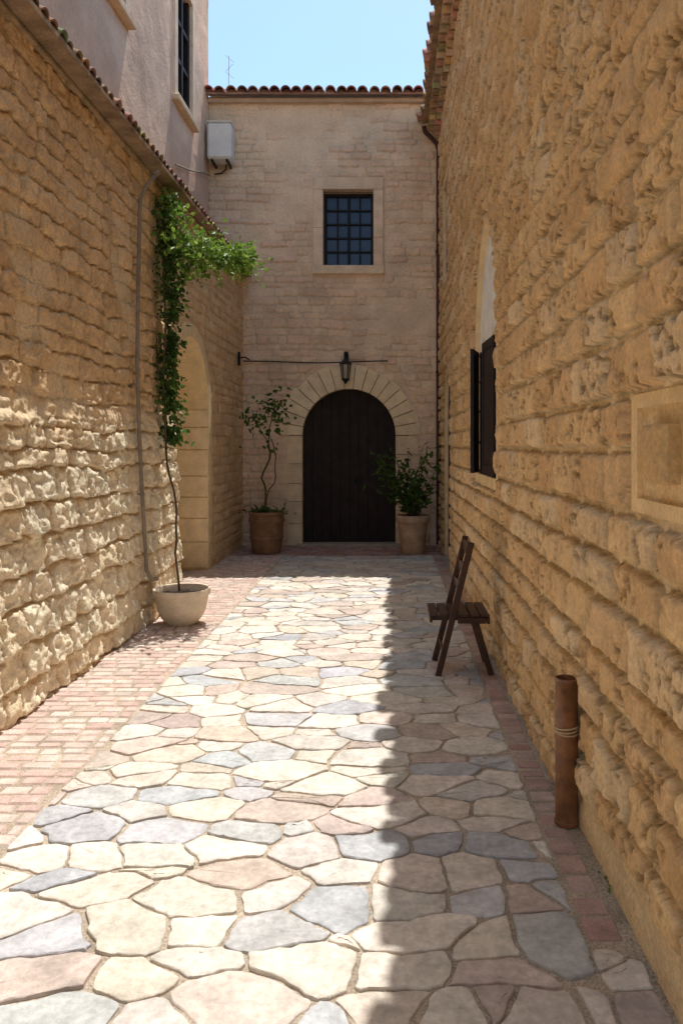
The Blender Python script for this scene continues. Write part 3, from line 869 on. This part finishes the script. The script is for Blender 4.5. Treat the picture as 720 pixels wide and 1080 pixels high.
mb.lathe([(.0, 2.49), (.058, 2.49), (.058, 2.472), (.027, 2.445), (.010, 2.41), (.0, 2.41)], LX, LY, 6)
mb.build('cage', M_IRON, o)
# air conditioner
o = thing('air_conditioner', (-2.48, YB-.2, 5.68), 'white air conditioner unit mounted high in the corner of the far wall', 'air conditioner')
mb = MB(); mb.box(-2.655, -2.30, YB-.34, YB-.06, 5.69, 6.22, .03); cs = mb.build('casing', M_WHITE, o)
mb = MB(); mb.box(-2.66, -2.295, YB-.345, YB-.06, 6.221, 6.242, .008); mb.build('lid', M_WHITE, cs)
for xa in (-2.60, -2.38):
    mb = MB(); mb.box(xa, xa+.03, YB-.33, YB-.02, 5.65, 5.688, .003); mb.build('bracket', M_IRON, o)
mb = MB(); mb.tube([(-2.42, YB-.10, 5.70), (-2.43, YB-.07, 5.63), (-2.50, YB-.06, 5.57), (-2.60, YB-.06, 5.56)], .011, 7); mb.build('hose', M_IRON, o)
# antenna
o = thing('antenna', (-2.5, 12.2, 7.0), 'thin dark antenna standing on the far tiled roof against the sky', 'antenna')
mb = MB(); mb.tube([(-2.60, 12.3, 6.9), (-2.59, 12.3, 7.82)], .004, 6); mb.build('mast', M_GREY, o)
for zz, l, a_ in ((7.76, .10, .06), (7.62, .08, -.06), (7.50, .09, .05)):
    mb = MB(); mb.tube([(-2.60-l*.5, 12.28, zz+a_), (-2.60+l, 12.28, zz-a_)], .003, 5); mb.build('rod', M_GREY, o)

# ================================================================== PLANTS
def pick(a, b):
    t = random.random(); f = random.uniform(.8, 1.25)
    return tuple((x*(1-t)+y*t)*f for x, y in zip(a, b))
DK = (.045, .095, .02); MD = (.10, .20, .03); BR = (.30, .44, .07)  # BR puts sunlight into the leaf colour of the vine's top spray
o = thing('potted_vine', (-1.75, 6.4, 0), 'tall climbing vine in a wide cream bowl pot, trailing green from the left eave', 'plant')
px, py = -1.75, 6.42
mb = MB()
mb.lathe([(.0, .0), (.125, .0), (.135, .015), (.17, .055), (.20, .12), (.215, .20), (.22, .24), (.236, .245), (.24, .255), (.24, .288), (.234, .297), (.22, .294), (.214, .28), (.207, .23), (.0, .225)], px, py, 40)
mb.build('bowl', M_POTW, o, smooth=True, angle=45)
mb = MB(); mb.lathe([(.206, .25), (.15, .258), (.06, .264), (.0, .266)], px, py, 30, .02); mb.build('soil', M_DIRT, o, smooth=True)
def wob(p0, p1, n, a, seed):
    r_ = random.Random(seed); p0 = Vector(p0); p1 = Vector(p1); out = []
    x = y_ = 0
    for i in range(n+1):
        t = i/n
        if 0 < i < n: x += r_.gauss(0, a); y_ += r_.gauss(0, a)
        k = math.sin(math.pi*t)
        out.append(p0.lerp(p1, t)+Vector((x*k, y_*k, 0)))
    return out
VX, VY = -2.02, 6.95
mb = MB()
mb.tube(wob((px-.02, py, .25), (VX-.0, VY-.08, 1.55), 12, .014, 3), .010, 7)
mb.tube(wob((VX, VY-.08, 1.55), (VX-.03, VY, 3.72), 12, .012, 5), .010, 6)
mb.tube(wob((VX, VY, 3.3), (-1.40, 7.42, 3.28), 8, .03, 6), .008, 6)
mb.build('stem', M_STEM, o, smooth=True)
mb = MB()
for i in range(2000):
    t = random.random()**.85
    z = 3.80-t*2.28
    if math.sin(z*11+1.1)*math.sin(z*4.3) > .55 and random.random() < .6: continue
    wd = .080*(1-.4*t)*(1+.4*math.sin(z*7))
    mb.col = pick(DK, MD)
    mb.leaf((VX+random.gauss(.015, .05)+.02*math.sin(z*5), VY+random.gauss(0, wd*1.1), z), random.uniform(.030, .070), (random.gauss(.3, .6), random.gauss(-.2, .7), random.gauss(-.6, .5)))
for c_, s_, n in (((-1.92, 7.02, 3.36), (.10, .15, .12), 420), ((-1.72, 7.13, 3.31), (.11, .17, .085), 420), ((-1.52, 7.28, 3.30), (.10, .15, .07), 310), ((-1.40, 7.40, 3.33), (.08, .12, .06), 160), ((-2.0, 7.0, 3.66), (.05, .11, .09), 200), ((-1.84, 7.12, 3.16), (.09, .14, .08), 120)):
    for i in range(n):
        mb.col = pick(MD, BR)
        mb.leaf([a+random.gauss(0, b) for a, b in zip(c_, s_)], random.uniform(.030, .072), (random.gauss(.4, .7), random.gauss(-.1, .7), random.gauss(-.1, .6)))
for i in range(13):
    a = Vector((random.uniform(-1.8, -1.45), random.uniform(7, 7.38), 3.31)); d = Vector((random.uniform(.3, 1), random.uniform(-.2, .6), random.uniform(-.45, .6))).normalized()
    for k in range(17):
        mb.col = pick(MD, BR); q = a+d*(k*.022)
        mb.leaf((q.x, q.y, q.z-.0004*k*k), random.uniform(.03, .055))
mb.build('foliage', M_LEAF, o, recalc=False)
# tub left of the door
px, py = -1.71, 10.62
o = thing('potted_plant', (px, py, 0), 'brown barrel planter with a tall thin leafy stem, left of the arched door', 'plant')
mb = MB()
mb.lathe([(.0, .0), (.18, .0), (.195, .03), (.215, .16), (.222, .2), (.235, .205), (.235, .235), (.225, .24), (.235, .40), (.24, .44), (.252, .445), (.252, .475), (.242, .48), (.24, .53), (.252, .54), (.252, .58), (.228, .58), (.22, .52), (.0, .52)], px, py, 36)
mb.build('planter', M_POTB, o, smooth=True, angle=40)
mb = MB(); mb.lathe([(.219, .53), (.1, .55), (.0, .555)], px, py, 24, .02); mb.build('soil', M_DIRT, o, smooth=True)
mb = MB()
A = wob((px, py, .54), (px+.02, py, 1.55), 12, .028, 12)
B = wob((px+.02, py, 1.55), (px+.13, py-.03, 2.12), 6, .02, 13)
D = wob((px+.02, py, 1.52), (px-.20, py+.02, 1.95), 6, .02, 14)
E = wob((px-.02, py+.03, .54), (px+.06, py, 1.6), 12, .03, 15)
for pth, r in ((A, .014), (B, .008), (D, .007), (E, .008)): mb.tube(pth, r, 7)
mb.build('stem', M_STEM, o, smooth=True)
mb = MB()
for c_, s_, n in (((px+.12, py, 2.05), (.10, .08, .10), 66), ((px+.17, py-.02, 1.88), (.09, .08, .09), 38), ((px-.2, py, 1.93), (.09, .07, .10), 52), ((px-.05, py, 1.75), (.13, .08, .09), 20), ((px, py, .59), (.13, .11, .03), 90), ((px+.05, py, 1.5), (.08, .05, .12), 10)):
    for i in range(n):
        mb.col = pick(DK, MD); mb.leaf([a+random.gauss(0, b) for a, b in zip(c_, s_)], random.uniform(.045, .10))
mb.build('foliage', M_LEAF, o, recalc=False)
# pot right of the door
px, py = .335, 10.62
o = thing('potted_plant', (px, py, 0), 'terracotta pot with a broad bushy green plant, right of the arched door', 'plant')
mb = MB()
mb.lathe([(.0, .0), (.155, .0), (.165, .02), (.205, .40), (.21, .43), (.235, .435), (.24, .45), (.24, .52), (.232, .53), (.212, .53), (.205, .47), (.0, .465)], px, py, 36)
mb.build('pot', M_POTT, o, smooth=True, angle=40)
mb = MB(); mb.lathe([(.205, .485), (.1, .50), (.0, .50)], px, py, 24, .02); mb.build('soil', M_DIRT, o, smooth=True)
st = MB(); fo = MB()
rp = random.Random(77)
for i in range(30):
    th = rp.uniform(0, 6.28); ln = rp.uniform(.45, 1.15); sp = rp.uniform(.1, .78)
    d = Vector((math.cos(th)*sp-.16, math.sin(th)*sp*.55-.05, 1)).normalized()
    p0 = Vector((px+rp.gauss(0, .04), py+rp.gauss(0, .04), .49)); pth = []
    for k in range(9):
        t = k/8; q = p0+d*ln*t+Vector((d.x, d.y, -.35))*(.35*ln*t*t*sp)
        q.x = min(q.x, .70); q.y = min(q.y, YB-.06); pth.append(q)
    st.tube(pth, [.007*(1-.7*k/8) for k in range(9)], 5)
    for k in range(28):
        t = rp.uniform(.2, 1); j = min(7, int(t*8)); q = pth[j].lerp(pth[j+1], t*8-j)
        q = q+Vector((rp.gauss(0, .03), rp.gauss(0, .03), rp.gauss(0, .02))); q.x = min(q.x, .72)
        fo.col = pick(DK, MD)
        fo.leaf(q, rp.uniform(.05, .12), (rp.gauss(0, .8), rp.gauss(-.2, .7), rp.gauss(.05, .5)), w=.24)
st.build('stem', M_STEM, o, smooth=True); fo.build('foliage', M_LEAF, o, recalc=False)

# ================================================================== CHAIR
o = thing('wooden_chair', (.48, 5.1, 0), 'dark brown wooden folding chair standing in the shade against the right wall', 'chair')
yn, yf = 4.93, 5.30
def post(y): return (Vector((.318, y, .0)), Vector((.535, y, .87)))
for y in (yn, yf):
    mb = MB(); a, b = post(y); mb.beam(a, b, .024, .040, (1, 0, 0)); mb.build('front_leg', M_CHAIR, o)
for y in (yn+.033, yf-.033):
    mb = MB(); mb.beam((.668, y, .0), (.555, y, .385), .022, .038, (1, 0, 0)); mb.build('rear_leg', M_CHAIR, o)
mb = MB()
for i in range(6):
    x0 = .262+i*.066; mb.box(x0, x0+.060, yn-.012 if i > 1 else yn+.016, yf+.012 if i > 1 else yf-.016, .385, .405, .005)
mb.box(.27, .65, yn+.052, yn+.075, .352, .384, .004); mb.box(.27, .65, yf-.075, yf-.052, .352, .384, .004)
mb.box(.264, .284, yn+.018, yf-.018, .345, .384, .004); mb.box(.636, .656, yn-.01, yf+.01, .34, .384, .004)
mb.box(.445, .63, yn-.013, yn+.012, .345, .384, .004)
mb.build('seat', M_CHAIR, o)
for (z0, z1) in ((.76, .85), (.64, .71), (.53, .59)):
    mb = MB()
    zc = (z0+z1)/2; x = .318+(.535-.318)*zc/.87
    n = 6
    for i in range(n):
        ya = yn+.012+(yf-yn-.024)*i/n; yb = yn+.012+(yf-yn-.024)*(i+1)/n
        cu = lambda q: .020*math.sin(math.pi*(q-yn)/(yf-yn))
        mb.beam((x+cu(ya), ya, zc), (x+cu(yb), yb, zc), .016, z1-z0, (.0, 0, 1), .1)
    mb.build('back_slat', M_CHAIR, o)
mb = MB(); x = .318+.217*.15/.87
mb.tube([(x, yn, .15), (x, yf, .15)], .010, 8); mb.build('stretcher', M_CHAIR, o)
mb = MB(); mb.tube([(.632, yn+.033, .12), (.632, yf-.033, .12)], .010, 8); mb.build('stretcher', M_CHAIR, o)

# ================================================================== RUSTY PIPE
PX_, PY_ = .706, 3.02
o = thing('standing_pipe', (PX_, PY_, 0), 'short rusty open pipe standing upright against the right wall', 'pipe')
mb = MB()
mb.lathe([(.0, .0), (.048, .0), (.048, .012), (.0445, .016), (.044, .2), (.0445, .4), (.044, .56), (.0465, .563), (.0465, .575), (.040, .577), (.038, .565), (.038, .25), (.0, .25)], PX_, PY_, 28)
mb.build('tube', M_RUST, o, smooth=True, angle=40)
mb = MB()
for k in range(3):
    mb.tube([(PX_+.047*math.cos(t*.2618), PY_+.047*math.sin(t*.2618), .366+k*.009+.006*math.sin(t*.26+k)) for t in range(25)], .0035, 5)
mb.build('wire_tie', M_ROPE, o)

# ================================================================== LIGHT, SKY, CAMERA
ld = Vector((-.076, -.37, -1)).normalized()
sun = bpy.data.lights.new('sun', 'SUN'); sun.energy = 5.0; sun.angle = math.radians(.35); sun.color = (1, .97, .92)
so = bpy.data.objects.new('sun', sun); C.objects.link(so); so.location = (2, 8, 20)
so.rotation_euler = ld.to_track_quat('-Z', 'Y').to_euler()
w = bpy.data.worlds.new('World'); scene.world = w; w.use_nodes = True
nt = w.node_tree; bg = nt.nodes['Background']
sk = nt.nodes.new('ShaderNodeTexSky'); sk.sky_type = 'NISHITA'; sk.sun_disc = False
sk.sun_elevation = math.asin(-ld.z); sk.sun_rotation = math.atan2(.076, .37)
sk.air_density = 1.0; sk.dust_density = 1.1; sk.ozone_density = 1.0
vm = nt.nodes.new('ShaderNodeVectorMath'); vm.operation = 'MULTIPLY'; vm.inputs[1].default_value = (1.42, 1.60, 1.5)
nt.links.new(sk.outputs[0], vm.inputs[0])
nt.links.new(vm.outputs[0], bg.inputs['Color']); bg.inputs['Strength'].default_value = .15

cam = bpy.data.cameras.new('camera'); co = bpy.data.objects.new('camera', cam); C.objects.link(co)
co.location = (0, 0, EYE); co.rotation_euler = (math.pi/2, 0, 0)
cam.sensor_fit = 'VERTICAL'; cam.sensor_height = 36; cam.sensor_width = 24
cam.lens = F_PX/1080*36
cam.shift_x = -(CX-360)/1080; cam.shift_y = -(540-CY)/1080
cam.clip_start = .05; cam.clip_end = 500
scene.camera = co
scene.view_settings.view_transform = 'Standard'; scene.view_settings.look = 'None'; scene.view_settings.exposure = 0; scene.view_settings.gamma = 1
